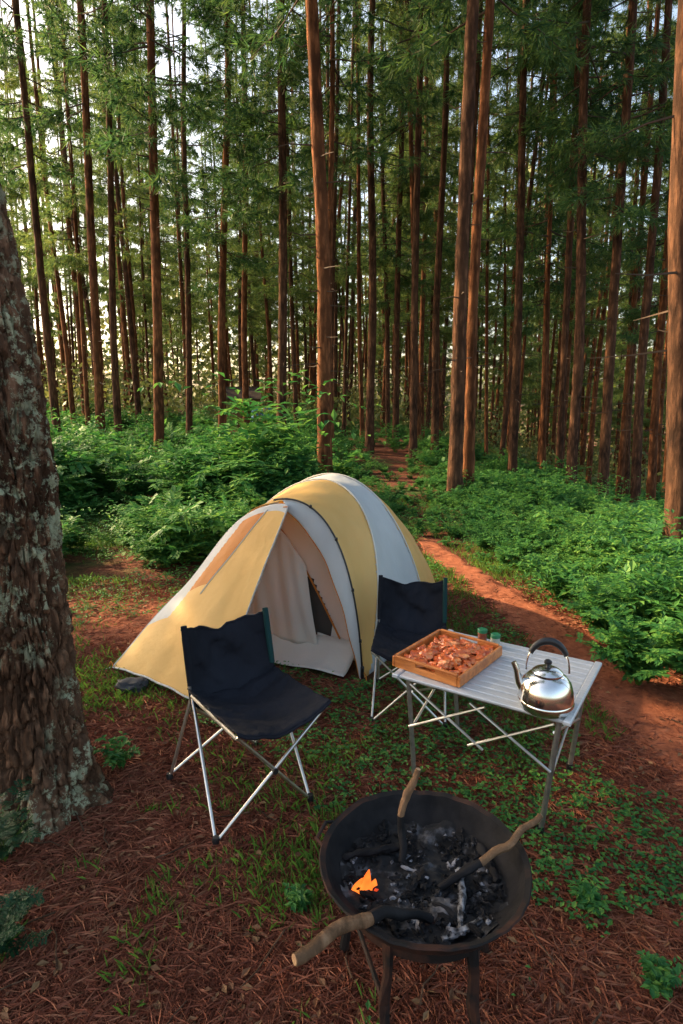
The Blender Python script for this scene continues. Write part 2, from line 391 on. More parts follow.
for _ in range(3200):
    y=1.0+5*rs.rand()**1.2; x=(rs.rand()*2-1)*(y*.62+.4)
    if tent_area(x,y): continue
    th=rs.rand()*6.28; L=.012+.028*rs.rand(); leafq(Vector((x,y,gz(x,y)+.012)),Vector((math.cos(th),math.sin(th),(rs.rand()-.3)*.5)).normalized(),Vector((rs.randn()*.4,rs.randn()*.4,1)),L,L*.5)
V=np.array(out,np.float32); k=len(V)//4
tag(link('fallen_leaves',npmesh('fallen_leaves',V,np.arange(k*4).reshape(k,4),[M['leaflit']])),'small brown dead leaves lying among the needles','dead leaves',kind='stuff')
tw=MB()
for k in range(90):
    y=1.1+4*rs.rand(); x=(rs.rand()*2-1)*(y*.6+.3)
    if tent_area(x,y,.1) : continue
    th=rs.rand()*6.28; L=.05+.16*rs.rand(); z=gz(x,y)+.016
    pts=[(x+math.cos(th)*L*t+rs.randn()*.006,y+math.sin(th)*L*t+rs.randn()*.006,z+.006*rs.rand()) for t in (0,.35,.7,1)]
    tw.tube(pts,[.0035,.003,.0025,.0015],5)
tag(tw.build('fallen_twigs',M['logdark']),'thin dead twigs lying on the forest floor','twigs',kind='stuff')
# ---------------------------------------------------------------- leafy plants
def frond_plant(seed,ns,h,leaf,fern=True):
    rr=random.Random(seed); q=[]
    for s in range(ns):
        az=rr.random()*6.283; reach=h*(.25+.75*rr.random()); hh=h*(.5+.6*rr.random())
        pts=[]; N=10; cu=1.3+.8*rr.random()
        for i in range(N+1):
            t=i/N; pts.append(Vector((math.cos(az)*reach*t**1.3,math.sin(az)*reach*t**1.3,hh*math.sin(t*cu)/math.sin(min(cu,1.57)))))
        for i in range(2,N+1):
            t=i/N; d=(pts[i]-pts[i-1]).normalized(); side=Vector((-math.sin(az),math.cos(az),0))
            L=leaf*(1.15-.75*abs(t-.45))*(.7+.5*rr.random())
            for sg in(-1,1):
                if rr.random()<.1: continue
                dd=(side*sg+d*.45+Vector((rr.gauss(0,.25),rr.gauss(0,.25),rr.gauss(0,.3)-.12))).normalized()
                s2=dd.cross(Vector((0,0,1))).normalized(); n=s2.cross(dd)
                p=pts[i]
                if fern:
                    for f_,l_ in((0,.55),(.3,.6),(.6,.5)):
                        for s3 in(-1,1):
                            d3=(dd+s2*s3*.8).normalized(); pp=p+dd*L*f_; s4=d3.cross(n).normalized()
                            q+=[pp,pp+d3*L*l_*.5+s4*L*.13,pp+d3*L*l_-Vector((0,0,L*.06)),pp+d3*L*l_*.5-s4*L*.13]
                else:
                    q+=[p,p+dd*L*.45+s2*L*.24+n*L*.06,p+dd*L-n*L*.12,p+dd*L*.45-s2*L*.24+n*L*.06]
    return np.array([tuple(v) for v in q],np.float32)
T=[frond_plant(10,10,.46,.13,True),frond_plant(11,17,.55,.085,False),frond_plant(12,9,.40,.15,True),frond_plant(13,20,.66,.075,False),frond_plant(16,10,.44,.17,True),frond_plant(15,9,.5,.16,True)]
def place(tmpl,x,y,z,s,rz,zs=1):
    c,s_=math.cos(rz),math.sin(rz); R=np.array([[c,-s_,0],[s_,c,0],[0,0,zs]],np.float32)
    return (tmpl@R.T)*s+np.array([x,y,z],np.float32)
chunks=[]; rr=random.Random(22); cnt=0
def under_ok(x,y):
    px_=pathx(y)
    if y<6.9 and abs(x-px_)<.34+.25*mn.noise(Vector((y*1.5,x,3)))+.1*(y>5): return 0
    if abs(x+.165*y)<.6 and 14<y<31: return 0
    if x<px_:
        if y<5.7-.15*max(0,-x-3)+.35*math.sin(x*2)+.3*math.sin(x*5+1): return 0
        if tent_area(x,y,.35): return 0
        return 1
    e=2.95+ (.7 if x<2.05 else 0)+.15*math.sin(x*5)
    return 1 if y>e and x>px_+.42 else 0
for _ in range(6600):
    y=2.8+rr.random()**1.6*29; x=(rr.random()*2-1)*(y*.66+1.2)
    if not under_ok(x,y): continue
    nn=mn.noise(Vector((x*.55,y*.55,2)))
    ctr=(-1.0<x<3.2 and 5.5<y<13)
    if not ctr and rr.random()>.55+1.1*nn+ (.2 if y<9 else 0): continue
    hn=mn.noise(Vector((x*.5+4,y*.5,7)))
    s=(.40+.55*rr.random())*(1.0 if y<8 else 1.15)*(1+1.1*hn)*(1.3 if x<-.8 else .85)
    if ctr: s*=.6
    for rep in range(2 if ctr else 1):
        chunks.append(place(T[rr.randrange(6)],x+rep*rr.gauss(0,.3),y+rep*rr.gauss(0,.3),gz(x,y)-.02,s,rr.random()*6.28,.75+.5*rr.random())); cnt+=1
V=np.concatenate(chunks); k=len(V)//4; print('undergrowth',cnt,k)
tag(link('undergrowth',npmesh('undergrowth',V,np.arange(k*4).reshape(k,4),[M['fern']])),'dense green ferns and leafy undergrowth covering the forest floor around the clearing','undergrowth',kind='stuff')
def bush(px,py,seed,h,ns,leaf,label,fern=False,group=None,name='leafy_bush',cat='bush',mt='fern'):
    p=at(px,py); p.z=gz(p.x,p.y)
    r_=empty(name,p,0,label,cat,group)
    V=frond_plant(seed,ns,h,leaf,fern); k=len(V)//4
    link('foliage',npmesh('foliage',V,np.arange(k*4).reshape(k,4),[M[mt]]),r_)
    st=MB(); rr=random.Random(seed)
    for s in range(min(ns,14)):
        az=rr.random()*6.283; st.tube([(0,0,-.01),(math.cos(az)*h*.2,math.sin(az)*h*.2,h*.45),(math.cos(az)*h*.5,math.sin(az)*h*.5,h*.75)],[.004*h/.5,.003*h/.5,.0015],5)
    st.build('stem',M['grass'],r_)
bush(638,686,41,.38,30,.085,'low leafy bush at the right edge of the path, nearest to the table',True)
bush(676,668,42,.46,46,.08,'leafy bush cut by the right edge of the photo beside the red path')
bush(604,642,43,.38,26,.09,'rounded leafy bush behind the kettle, just across the red path',True)
bush(560,606,44,.34,40,.07,'leafy bush across the path beyond the far corner of the table')
bush(302,912,45,.08,12,.03,'tiny broad leaved seedling growing in needles left of the fire bowl',name='seedling',cat='small plant')
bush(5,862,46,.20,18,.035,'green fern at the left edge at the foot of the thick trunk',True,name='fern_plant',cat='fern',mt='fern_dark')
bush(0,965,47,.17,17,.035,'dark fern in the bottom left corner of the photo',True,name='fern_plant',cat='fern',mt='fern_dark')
bush(655,990,48,.08,14,.03,'small leafy plant in the bottom right corner of the photo',name='seedling',cat='small plant')
bush(585,908,49,.07,12,.03,'small leafy plant in needles right of the fire bowl',name='seedling',cat='small plant')
bush(118,770,50,.12,12,.04,'little leafy plant at the right foot of the thick near trunk',name='seedling',cat='small plant')
# ---------------------------------------------------------------- pine trees
def trunk_mesh(seed,H=24,r0=.15,mat='bark',n=16,seg=90):
    rr=random.Random(seed); b=MB(); pts=[];rad=[]
    for i in range(seg+1):
        t=i/seg; z=-.3+(H+.3)*t**1.15
        pts.append((.13*mn.noise(Vector((z*.16,seed,0)))*min(1,max(0,z)*.3+.1) ,.13*mn.noise(Vector((z*.16,seed,5)))*min(1,max(0,z)*.3+.1),z))
        rad.append(r0*(1-.72*t)*(1+.35*math.exp(-max(z,0)*2.5))*(1+.05*mn.noise(Vector((z*2.3,seed,1)))))
    b.tube(pts,rad,n,wob=.16)
    for k in range(40):
        z=1.8+rr.random()*(H*.55); az=rr.random()*6.28; L=.12+rr.random()**2*.8; rz_=r0*(1-.72*z/H)*.8
        d=Vector((math.cos(az),math.sin(az),0)); p=Vector((0,0,z))
        b.tube([p+d*rz_*.6,p+d*(rz_+L*.5)+Vector((0,0,-.02)),p+d*(rz_+L)+Vector((0,0,-.15*L+.15*rr.random()))],[.014,.009,.004],4,1)
    me_o=b.build('trunk',[M[mat],M['branchwood']]); me=me_o.data; bpy.data.objects.remove(me_o); return me
def crown_mesh(seed,z0,z1,R,nb,per=15,wd=.011,mat='needle'):
    rs=np.random.RandomState(seed); b=MB(); cen=[];dr=[]
    for i in range(nb):
        t=rs.rand()**.9; z=z0+(z1-z0)*t; az=rs.rand()*6.283
        L=R*(1-.72*t)*(.55+.6*rs.rand())*(1 if t>.12 else .75)
        d=Vector((math.cos(az),math.sin(az),0)); dro=.50*rs.rand()-.05; N=7; pts=[]
        for k in range(N+1):
            u=k/N; pts.append(d*(L*u)+Vector((rs.randn()*.03,rs.randn()*.03,z-dro*L*u+.16*L*u*u)))
        b.tube(pts,[.022*(1-.85*k/N)*(.5+L/R*.5) for k in range(N+1)],4,1,cap=False)
        sd=Vector((-d.y,d.x,0))
        for k in range(2,N+1):
            for sg in(-1,0,1):
                if sg==0 and k<N and rs.rand()<.4: continue
                if rs.rand()<.12: continue
                l2=L*.32*(1.1-k/N*.6)*rs.rand()
                nt_=1+int(l2/.17)
                for j in range(nt_):
                    f=(j+1)/nt_
                    cen.append(pts[k]+(sd*sg+d*.5)*l2*f+Vector((0,0,rs.randn()*.06-.05)))
                    dr.append((sd*sg*.8+d*.7+Vector((0,0,.2-.9*rs.rand()))).normalized())
    cen=np.array([tuple(c) for c in cen],np.float32); dr=np.array([tuple(c) for c in dr],np.float32)
    n=len(cen); C=np.repeat(cen,per,0); D=np.repeat(dr,per,0)
    g=rs.randn(n*per,3).astype(np.float32); g[:,2]-=.4
    D=D*.8+g*.5; D/=np.linalg.norm(D,axis=1,keepdims=True)
    Ln=(.16+.20*rs.rand(n*per,1)).astype(np.float32); S=np.cross(D,rs.randn(n*per,3)); S/=np.linalg.norm(S,axis=1,keepdims=True)
    Vn=np.stack([C+S*wd,C-S*wd,C+D*Ln],1).reshape(-1,3)
    wv=np.array(b.v,np.float32); wf=[]
    for f in b.f: wf+= [(f[0],f[1],f[2]),(f[0],f[2],f[3])]
    wf=np.array(wf); nf=np.arange(len(Vn)).reshape(-1,3)+len(wv)
    return npmesh('crown',np.concatenate([wv,Vn]),np.concatenate([wf,nf]),[M[mat],M['branchwood']],[1]*len(wf)+[0]*len(nf))
TR=[trunk_mesh(1),trunk_mesh(2,mat='bark_b'),trunk_mesh(3),trunk_mesh(4,mat='bark_b')]
CR=[crown_mesh(21,5.8,19,2.3,72),crown_mesh(22,7.2,21,2.5,76),crown_mesh(23,4.6,16,1.9,62),crown_mesh(24,8,22,2.6,74),crown_mesh(25,3.2,12,1.7,58)]
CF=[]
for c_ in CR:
    d_=c_.copy(); d_.materials[0]=M['needle_sunlit_haze']; CF.append(d_)
print('crown tris',[len(c.polygons) for c in CR])
LANES=[(-1.9,5.0),(-3.2,6.0),(.9,7.6),(-1.5,8.5),(1.0,9.5)]  # crowns are left off along these lines so sun reaches the ground
def in_lane(x,y,wd=2.1):
    for (a,b2) in LANES:
        dx,dy=x-a,y-b2; L=math.hypot(sdir.x,sdir.y); s=(dx*sdir.x+dy*sdir.y)/L; off=abs(dx*sdir.y-dy*sdir.x)/L
        if 4<s<46 and off<wd: return True
    return False
def tree(x,y,diam,rz,label,group=None,lean=(0,0),tv=0,cv=0,hs=1,cat='pine tree',far=False):
    r_=empty('pine_tree',(x,y,gz(x,y)),0,label,cat,group); r_.rotation_euler=(lean[1],lean[0],rz if lean==(0,0) else 0)
    r_.scale=(1,1,hs)
    t=link('trunk',TR[tv],r_); s=diam/.30; t.scale=(s,s,1); t.rotation_euler=(0,0,rz)
    if cv is not None:
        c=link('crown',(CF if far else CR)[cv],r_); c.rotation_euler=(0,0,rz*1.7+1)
    return r_
near=[
 (325,313,14.5,.245,0,1,'straight reddish pine directly behind the tent, rising from its left shoulder'),
 (455,472,14,.235,1,3,'thick dark pine right of the tent, left one of a close pair'),
 (468,489,11,.19,0,1,'slimmer pale pine right of the tent, right one of a close pair'),
 (160,150,10,.24,2,0,'thick pine in the left background, thickest one left of the tent'),
 (103,80,9,.24,0,3,'tall pine between the near trunk and the thick left background pine'),
 (62,14,8,.22,1,1,'leaning slim pine just right of the near mossy trunk'),
 (120,104,7.5,.22,3,None,'slim pine close to the left of the thick left background pine'),
 (222,226,8,.23,2,2,'straight slim pine standing above the tent\'s far left wall'),
 (281,284,9.5,.24,1,0,'dark pine just left of the reddish pine behind the tent'),
 (369,374,8.5,.24,3,None,'dark pine just right of the reddish pine behind the tent'),
 (395,402,6.5,.22,1,2,'slim dark pine midway between the tent top and the close pair'),
 (434,446,7.5,.22,3,None,'slender pine just left of the close pair of pines'),
 (512,528,9,.23,1,3,'slim dark pine to the right of the close pair of pines'),
 (571,590,10.5,.24,3,1,'dark pine above the kettle, behind the right undergrowth'),
 (603,632,10.5,.24,1,0,'slightly leaning dark pine behind the right bushes'),
 (636,668,9.5,.23,3,None,'dark pine left of the pine cut by the right edge'),
 (652,684,8.5,.22,0,2,'slim reddish pine touching the right edge trunk\'s left side'),
 (247,243,6.5,.22,0,3,'slender pine between the hut and the dark pine'),
 (190,184,6.5,.22,1,1,'slender pine right of the thick left background pine'),
 (540,556,7,.22,0,2,'thin reddish pine between two dark pines at right'),
 (681,697,26,.24,3,1,'reddish pine trunk cut off by the right edge of the photo'),
]
placed=[]
for i,(bx,tx,wp,dm,tv,cv,lab) in enumerate(near):
    zc=F*dm/wp; Y=zc*.985; p=atY(bx,480,Y); q=atY(tx,0,Y)
    x0=p.x; z0=gz(x0,Y); dzq=q.z-p.z
    lean=math.atan2(q.x-p.x,dzq); xb=p.x-math.tan(lean)*(p.z-z0)
    tree(xb,Y,dm,i*1.3,lab,lean=(lean,0.0),tv=tv,cv=cv); placed.append((xb,Y))
rr=random.Random(91); nfar=0; tries=0
while nfar<270 and tries<16000:
    tries+=1
    Y=14+rr.random()**.8*48; x=(rr.random()*2-1)*(Y*.60+1.5)
    if any(math.hypot(x-a,Y-b2)<.75+.006*Y for a,b2 in placed): continue
    if abs(x+.163*Y)<.4 and Y<31: continue
    placed.append((x,Y)); nfar+=1; u=x/Y
    zone=('far slender pine in the background left of the hut' if u<-.2 else 'far slender pine in the background above the tent' if u<.1 else 'far slender pine in the background right of the close pair')
    cv=None if rr.random()<.45 else rr.choice([0,1,2,3,4,2,0] if Y>24 else [0,1,2,3])
    if (u<-.38 or u>.46) and rr.random()<.45: cv=None
    if in_lane(x,Y): cv=None
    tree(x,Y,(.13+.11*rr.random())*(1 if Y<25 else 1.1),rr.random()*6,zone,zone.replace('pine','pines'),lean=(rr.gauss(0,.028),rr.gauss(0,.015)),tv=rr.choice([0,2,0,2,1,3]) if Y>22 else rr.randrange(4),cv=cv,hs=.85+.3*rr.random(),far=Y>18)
for k,(x,y,cv,keep) in enumerate([(-6.6,3.4,4,1),(-8.3,4.2,4,1),(-10.2,5.0,2,1),(-12.5,6.0,2,1),(-9.5,2.8,0,1),(-8.0,11.0,0,0),(-15,11.2,2,0),(6.5,2.5,0,0),(8,6,1,0),(-5.4,2.3,4,1),(-6.0,5.0,4,1),(-8.0,5.8,4,1),(-10.6,7.0,2,1)]):  # unseen pines, added so their crowns shade the tent and foreground
    if in_lane(x,y) and not keep: cv=None
    tree(x,y,.30,k*1.1,'unseen pine added out of view to shade the clearing','shade pines added out of view',tv=k%4,cv=cv)
def near_trunk():
    b=MB(); n=200; seg=520; vs=[];fs=[]; H=7.0
    for i in range(seg+1):
        z=-.1+ (H+.1)*(i/seg)**1.3
        cx=-.095*max(0,z-1.3)**1.35
        for k in range(n):
            a=2*math.pi*k/n; R=.155*(1-.07*z)+.075*math.exp(-max(z,0)*5.0)*(1+.5*math.sin(a*5+1))
            d=Vector((math.cos(a),math.sin(a),0))
            q=Vector((d.x*4.4,d.y*4.4,z*7.5)); wv=mn.noise_vector(q*.6)*.8+mn.noise_vector(q*2.3)*.3
            dd,_=mn.voronoi(q+wv)
            ed=min(1,(dd[1]-dd[0])*3.4)
            R+=-.028*(1-ed)**1.4+.010*mn.noise(q*1.1+Vector((3,3,3)))+.007*mn.noise(q*3.1)+.006*mn.noise(q*8)+.012*mn.noise(Vector((d.x,d.y,z*.8)))
            vs.append((cx+d.x*R,d.y*R,z))
    for i in range(seg):
        for k in range(n): fs.append((i*n+k,i*n+(k+1)%n,(i+1)*n+(k+1)%n,(i+1)*n+k))
    b.add(vs,fs); return b
nr=empty('pine_tree',(-1.19,2.17,gz(-1.185,2.17)),0,'thick rough barked pine with pale lichen patches in the left foreground','pine tree')
near_trunk().build('trunk',M['bark_near'],nr)
c=link('crown',CR[1],nr); c.location=(-1.3,0,0)
# distant forest mass
rs=np.random.RandomState(3); N=110000
ang=(rs.rand(N)*2-1)*.75; D=58+rs.rand(N)*30; x=np.sin(ang)*D; y=np.cos(ang)*D
z=-7+rs.rand(N)**1.35*38
keep=np.array([mn.noise(Vector((a*.11,b2*.03,c2*.12)))+.6*mn.noise(Vector((a*.4,b2*.1,c2*.4)))>(-.44+.029*c2+(.30 if (a/b2<-.34 and c2>14) else 0)+(.35 if (a/b2>.46 and c2>5) else 0)) for a,b2,c2 in zip(x,y,z)])
C=np.stack([x,y,z],1)[keep]; n=len(C); d=rs.randn(n,3); d/=np.linalg.norm(d,axis=1,keepdims=True); s=np.cross(d,rs.randn(n,3)); s/=np.linalg.norm(s,axis=1,keepdims=True)
L=(.35+.55*rs.rand(n,1)); V=np.stack([C,C+d*L*.5+s*L*.35,C+d*L,C+d*L*.5-s*L*.35],1).reshape(-1,3)
tag(link('distant_forest',npmesh('distant_forest',V,np.arange(n*4).reshape(n,4),[M['needle_far_haze']])),'haze tinted green mass of distant forest foliage behind all the trunks','forest',kind='stuff')
rs=np.random.RandomState(13); N=30000
yy=24+rs.rand(N)*32; xx=(rs.rand(N)*2-1)*(yy*.62); hz=np.array([max(.3,1.5+2.8*mn.noise(Vector((a*.22,b2*.22,3)))+(1.0 if a/b2<-.25 else 0)) for a,b2 in zip(xx,yy)])
zz=np.array([gz(a,b2) for a,b2 in zip(xx,yy)])+hz*rs.rand(N)
ok=~((np.abs(xx+.165*yy)<.6)&(yy<31)); N=int(ok.sum())
C=np.stack([xx,yy,zz],1)[ok]; d=rs.randn(N,3); d/=np.linalg.norm(d,axis=1,keepdims=True); s=np.cross(d,rs.randn(N,3)); s/=np.linalg.norm(s,axis=1,keepdims=True)
L=(.14+.20*rs.rand(N,1)); V=np.stack([C,C+d*L*.5+s*L*.3,C+d*L,C+d*L*.5-s*L*.3],1).reshape(-1,3)
tag(link('far_brush',npmesh('far_brush',V,np.arange(N*4).reshape(N,4),[M['needle_far_haze']])),'low brush and saplings growing under the far trees','brush',kind='stuff')
# ---------------------------------------------------------------- distant hut
hp=atY(243,425,30); h=empty('wooden_hut',(hp.x,30,gz(hp.x,30)),.2,'small brown wooden hut seen far off between the trunks above the tent','hut'); h.scale=(.62,.62,.8)
b=MB()
for k in range(14): b.box((-1.17+k*.18,-.9,.8),(.172,.05,1.6))
for k in range(10): b.box((-1.26,-.8+k*.18,.8),(.05,.172,1.6)); b.box((1.26,-.8+k*.18,.8),(.05,.172,1.6))
b.build('wall',M['hutwood'],h,False)
b=MB(); b.box((0,-.55,1.95),(2.9,1.5,.06),Matrix.Rotation(.5,3,'X')); b.box((0,.62,1.95),(2.9,1.5,.06),Matrix.Rotation(-.5,3,'X')); b.build('roof',M['hutroof'],h,False)
MB().box((.4,-.945,.62),(.6,.03,1.2)).build('door',M['hutroof'],h,False)
for k,(px,lab) in enumerate([(258,'blue plastic barrel beside the far hut, nearer to the hut'),(267,'blue plastic barrel beside the far hut, farther from the hut')]):
    p=atY(px,428,28); o=MB().lathe([(0,0),(.24,0),(.27,.08),(.28,.3),(.265,.32),(.28,.34),(.28,.6),(.265,.62),(.28,.64),(.27,.85),(.22,.92),(0,.92)],20).build('barrel',M['blue'],loc=(p.x,28,gz(p.x,28)-.05)); tag(o,lab,'barrel','blue barrels by the hut')
# ---------------------------------------------------------------- tent
c0=Vector((-.47,3.51,0)); er=Vector((.914,-.406,0)); dv=Vector((.406,.914,0))
def interp(t,xs_,ys_): return float(np.interp(t,xs_,ys_))
def Ht(t): 
    if t<.7: return 1.035+.06*(t/.7)
    u=(t-.7)/1.20; return 1.095*math.sqrt(max(0,1-u**2.0))
def Wt(t): return interp(t,[0,.3,.7,1.1,1.5,1.75,1.90],[.645,.69,.75,.77,.71,.60,.46])
gzt=gz(-.3,4)
def hoop(t,ph,sc=1.0,off=0):
    x=math.copysign(abs(math.cos(ph))**1.0,math.cos(ph)); z=math.sin(ph)**1.22 if math.sin(ph)>0 else 0
    lx=(.13*max(0,1-t/1.2)+.05)*math.sin(ph)**2
    return c0+dv*t+er*(Wt(t)*sc*x+lx)+Vector((0,0,Ht(t)*sc*z+gzt+off))
tent=empty('dome_tent',(c0.x,c0.y,gzt),0,'yellow and grey dome camping tent with its door flap open, pitched in the clearing','tent')
TO=Vector((-c0.x,-c0.y,-gzt))
def tb(mb,name,mats,solid=0,smooth=True,parent=None):
    mb.v=[(v[0]+TO.x,v[1]+TO.y,v[2]+TO.z) for v in mb.v]
    return mb.build(name,mats,parent or tent,smooth,solid)
def bounds(e): return .06+.50*e**1.2, .98-.18*e
CEN=Vector((c0.x+dv.x*.85,c0.y+dv.y*.85,gzt+.1))
def sag(p,t,ph):
    e=math.sin(ph); b1,b2=bounds(e)
    if t<b1: f=t/b1; a=.05*min(1,b1/.4)*(1-.75*e**3)
    elif t<b2: f=(t-b1)/(b2-b1); a=.065*min(1,(b2-b1)/.35)*(1-.6*e**3)
    else: f=min(1,(t-b2)/(1.9-b2)); a=.06
    return p.lerp(CEN,a*math.sin(math.pi*f)**.7*min(1,e*1.6))
def flyt(u): return 1.899*(1-(1-u)**1.5)
def flyfn(u,v):
    t=flyt(u); ph=math.pi*v; p=hoop(t,ph); p=sag(p,t,ph)
    tw=.010*math.sin(ph*9+t*7)*math.exp(-((math.sin(ph))/.35)**2)
    cr=.004*math.sin(ph*14+t*22)
    return p+Vector((0,0,.008*mn.noise(p*6)+cr))+er*tw
def flymat(u,v):
    t=flyt(u); e=math.sin(math.pi*v); b1,b2=bounds(e)
    return 1 if b1<t<b2 else 0
tb(MB().grid(flyfn,130,140,mf=flymat),'rain_fly',[M['yellow'],M['greyfab']],.003)
for kx in(0,1):
    for half in((.03,.5),(.5,.97)):
        pts=[]
        for i in range(30):
            v=half[0]+(half[1]-half[0])*i/29; ph=math.pi*v; t=bounds(math.sin(ph))[kx]
            pts.append(hoop(t,ph,1.004))
        tb(MB().tube(pts,.005,5),'seam',M['tub'])
A=hoop(0,math.radians(88))-dv*.05+Vector((0,0,-.03))
FLf=hoop(0,math.pi); L_=at(113,671); V_=at(212,716); L_.z=gz(L_.x,L_.y)+.02; V_.z=gz(V_.x,V_.y)+.02
def vest(u,v):
    ph=math.pi-(math.pi*.52)*u**.9; tp=hoop(0,ph,1.003)
    if u>.62: k=(u-.62)/.38; tp=tp.lerp(A,k**1.6)
    bt=FLf.lerp(L_,min(1,u/.34)) if u<.34 else L_.lerp(V_,(u-.34)/.66)
    if u>=.34: bt=bt+Vector((0,0,.03*math.sin(math.pi*(u-.34)/.66)))
    p=tp.lerp(bt,v); s=math.sin(math.pi*v)
    rip=.003*math.sin(u*40+v*3)*(v**2)+.003*math.sin(u*18-v*9)*s
    return p+Vector((0,0,.02*s+.005*mn.noise(p*5)+rip))
def uo(v): return .56+.24*(1-v)**1.3
def vmat(u,v):
    if u<.34: return 1 if v<.95 else 0
    if v<.04: return 1
    g=.42+.26*(1-v)**1.2
    if u<g: return 1 if v<.62 else 0
    if u<uo(v) and v<.46: return 2
    return 0
tb(MB().grid(vest,120,90,mf=vmat),'vestibule',[M['yellow'],M['greyfab'],M['orangefab']],.003)
tb(MB().tube([vest(1,i/20) for i in range(21)],.0055,6),'door_zip',M['alu_dark'])
tb(MB().tube([vest(.34+.66*i/20,1) for i in range(21)],.006,6),'hem',M['greyfab'])
tb(MB().tube([vest(uo(v),v)-dv*.003 for v in [.03+.48*i/20 for i in range(21)]],.004,5),'seam',M['tub'])
tb(MB().tube([vest(.34,i/20) for i in range(21)],.005,5),'seam',M['greyfab'])
def strip(u,v):
    ph=math.radians(94)*(1-u); p=hoop(0,max(ph,0),1.002)
    sn=math.sin(max(ph,0))
    off=(-er*.150-dv*.02)*(sn**.7)*(1-.2*u)+Vector((0,0,-.05*sn))
    q=p+off
    if u<.30: q=q.lerp(A,(1-u/.30)**1.2)
    return p.lerp(q,v)+(-dv*.006*math.sin(math.pi*v))+er*(.004*math.sin(u*30)*v)
tb(MB().grid(strip,70,10),'door_flap',M['greyfab'],.003)
tb(MB().tube([strip(i/30,1) for i in range(31)],.004,6),'door_zip',M['orangefab'])
tb(MB().tube([hoop(0,math.radians(98)*(1-i/40),1.008)-dv*.012 for i in range(41)],.0055,8),'pole',M['black'])
for dgr in(18,36,56,76): p=hoop(0,math.radians(dgr),1.012)-dv*.014; tb(MB().box(p,(.016,.02,.02),bev=.004),'pole_clip',M['black'])
def inner(u,v):
    ph=math.pi*(.02+.96*u); p=hoop(.20,ph,.93); base=c0+dv*.20+er*(Wt(.20)*.93*math.cos(ph))+Vector((0,0,gzt+.02)); return base.lerp(p,v)
im=MB(); g=MB().grid(inner,70,30)
for f in g.f:
    cx=sum((Vector(g.v[i]) for i in f),Vector())/4; loc=cx-c0; a=loc.dot(er); zz=loc.z-gzt
    if -.42<a<.36 and .15<zz<.15+.66*max(0,1-abs(a/.42)**1.2): continue
    im.f.append(f); im.m.append(1 if zz<.15 else 0)
im.v=g.v; tb(im,'inner_wall',[M['cream'],M['tub']])
pts=[]
for i in range(33):
    a=-.42+.84*i/32; pts.append(c0+dv*.188+er*a+Vector((0,0,gzt+.15+.67*max(0,1-abs(a/.42)**1.2))))
tb(MB().tube(pts,.006,6),'door_piping',M['orangefab'])
def curtain(u,v):
    a=-.45+.66*u+.08*u*v; top=.17+.67*max(0,1-abs(a/.46)**1.3); z=top*(1-v)+.09*v
    w_=.006*math.sin(u*19+v*2.5)*(.4+.8*v)+.004*math.sin(u*41-v*4)
    a2=a-.03*v*math.sin(math.pi*u)
    return c0+dv*(.15+w_-.03*math.sin(math.pi*v)*.4)+er*a2+Vector((0,0,gzt+z))
tb(MB().grid(curtain,90,20),'door_curtain',M['cream'],.002)
def darkm(u,v):
    a=.10+.28*u; top=.16+.62*max(0,1-abs(a/.42)**1.2); return c0+dv*.24+er*a+Vector((0,0,gzt+.14*(1-v)+top*v))
tb(MB().grid(darkm,14,14),'mesh_door',M['mesh'])
def tubf(u,v): return c0+dv*(-.03+.23*v)+er*(-.60+1.14*u)+Vector((0,0,gzt+.025+.12*v**2+.006*math.sin(u*17)))
tb(MB().grid(tubf,30,8),'groundsheet',M['tub'],.003)
for k,p in enumerate([Vector((.14,3.22,0)),L_,V_]):
    q=Vector((p.x,p.y,gz(p.x,p.y)+.0)); pg=MB(); pg.tube([q+Vector((.01,-.02,-.06)),q+Vector((0,0,.04)),q+Vector((-.012,.01,.05)),q+Vector((-.02,.015,.035))],.004,6)
    tb(pg,'peg',M['orangefab'])
tb(MB().tube([hoop(0,0),Vector((.16,3.17,gz(.16,3.17)+.01))],.004,5),'strap',M['white'])
tb(MB().tube([hoop(0,0)+Vector((0,0,.02)),hoop(0,0)+Vector((.0,-.03,.10))],.011,8),'pole_foot',M['black'])
tb(MB().tube([L_,L_+Vector((-.12,-.06,-.02))],.0025,5),'guy_line',M['white'])
p=at(131,690); sk=MB(); sk.lump((0,0,.03),(.085,.055,.035),3,.5,1.8,18,12); sk.lump((.06,.01,.03),(.035,.03,.028),5,.4)
tag(sk.build('stuff_sack',M['sack'],loc=(p.x,p.y,gz(p.x,p.y)+.005)),'small dark crumpled bag on the ground beside the tent\'s left corner','bag')
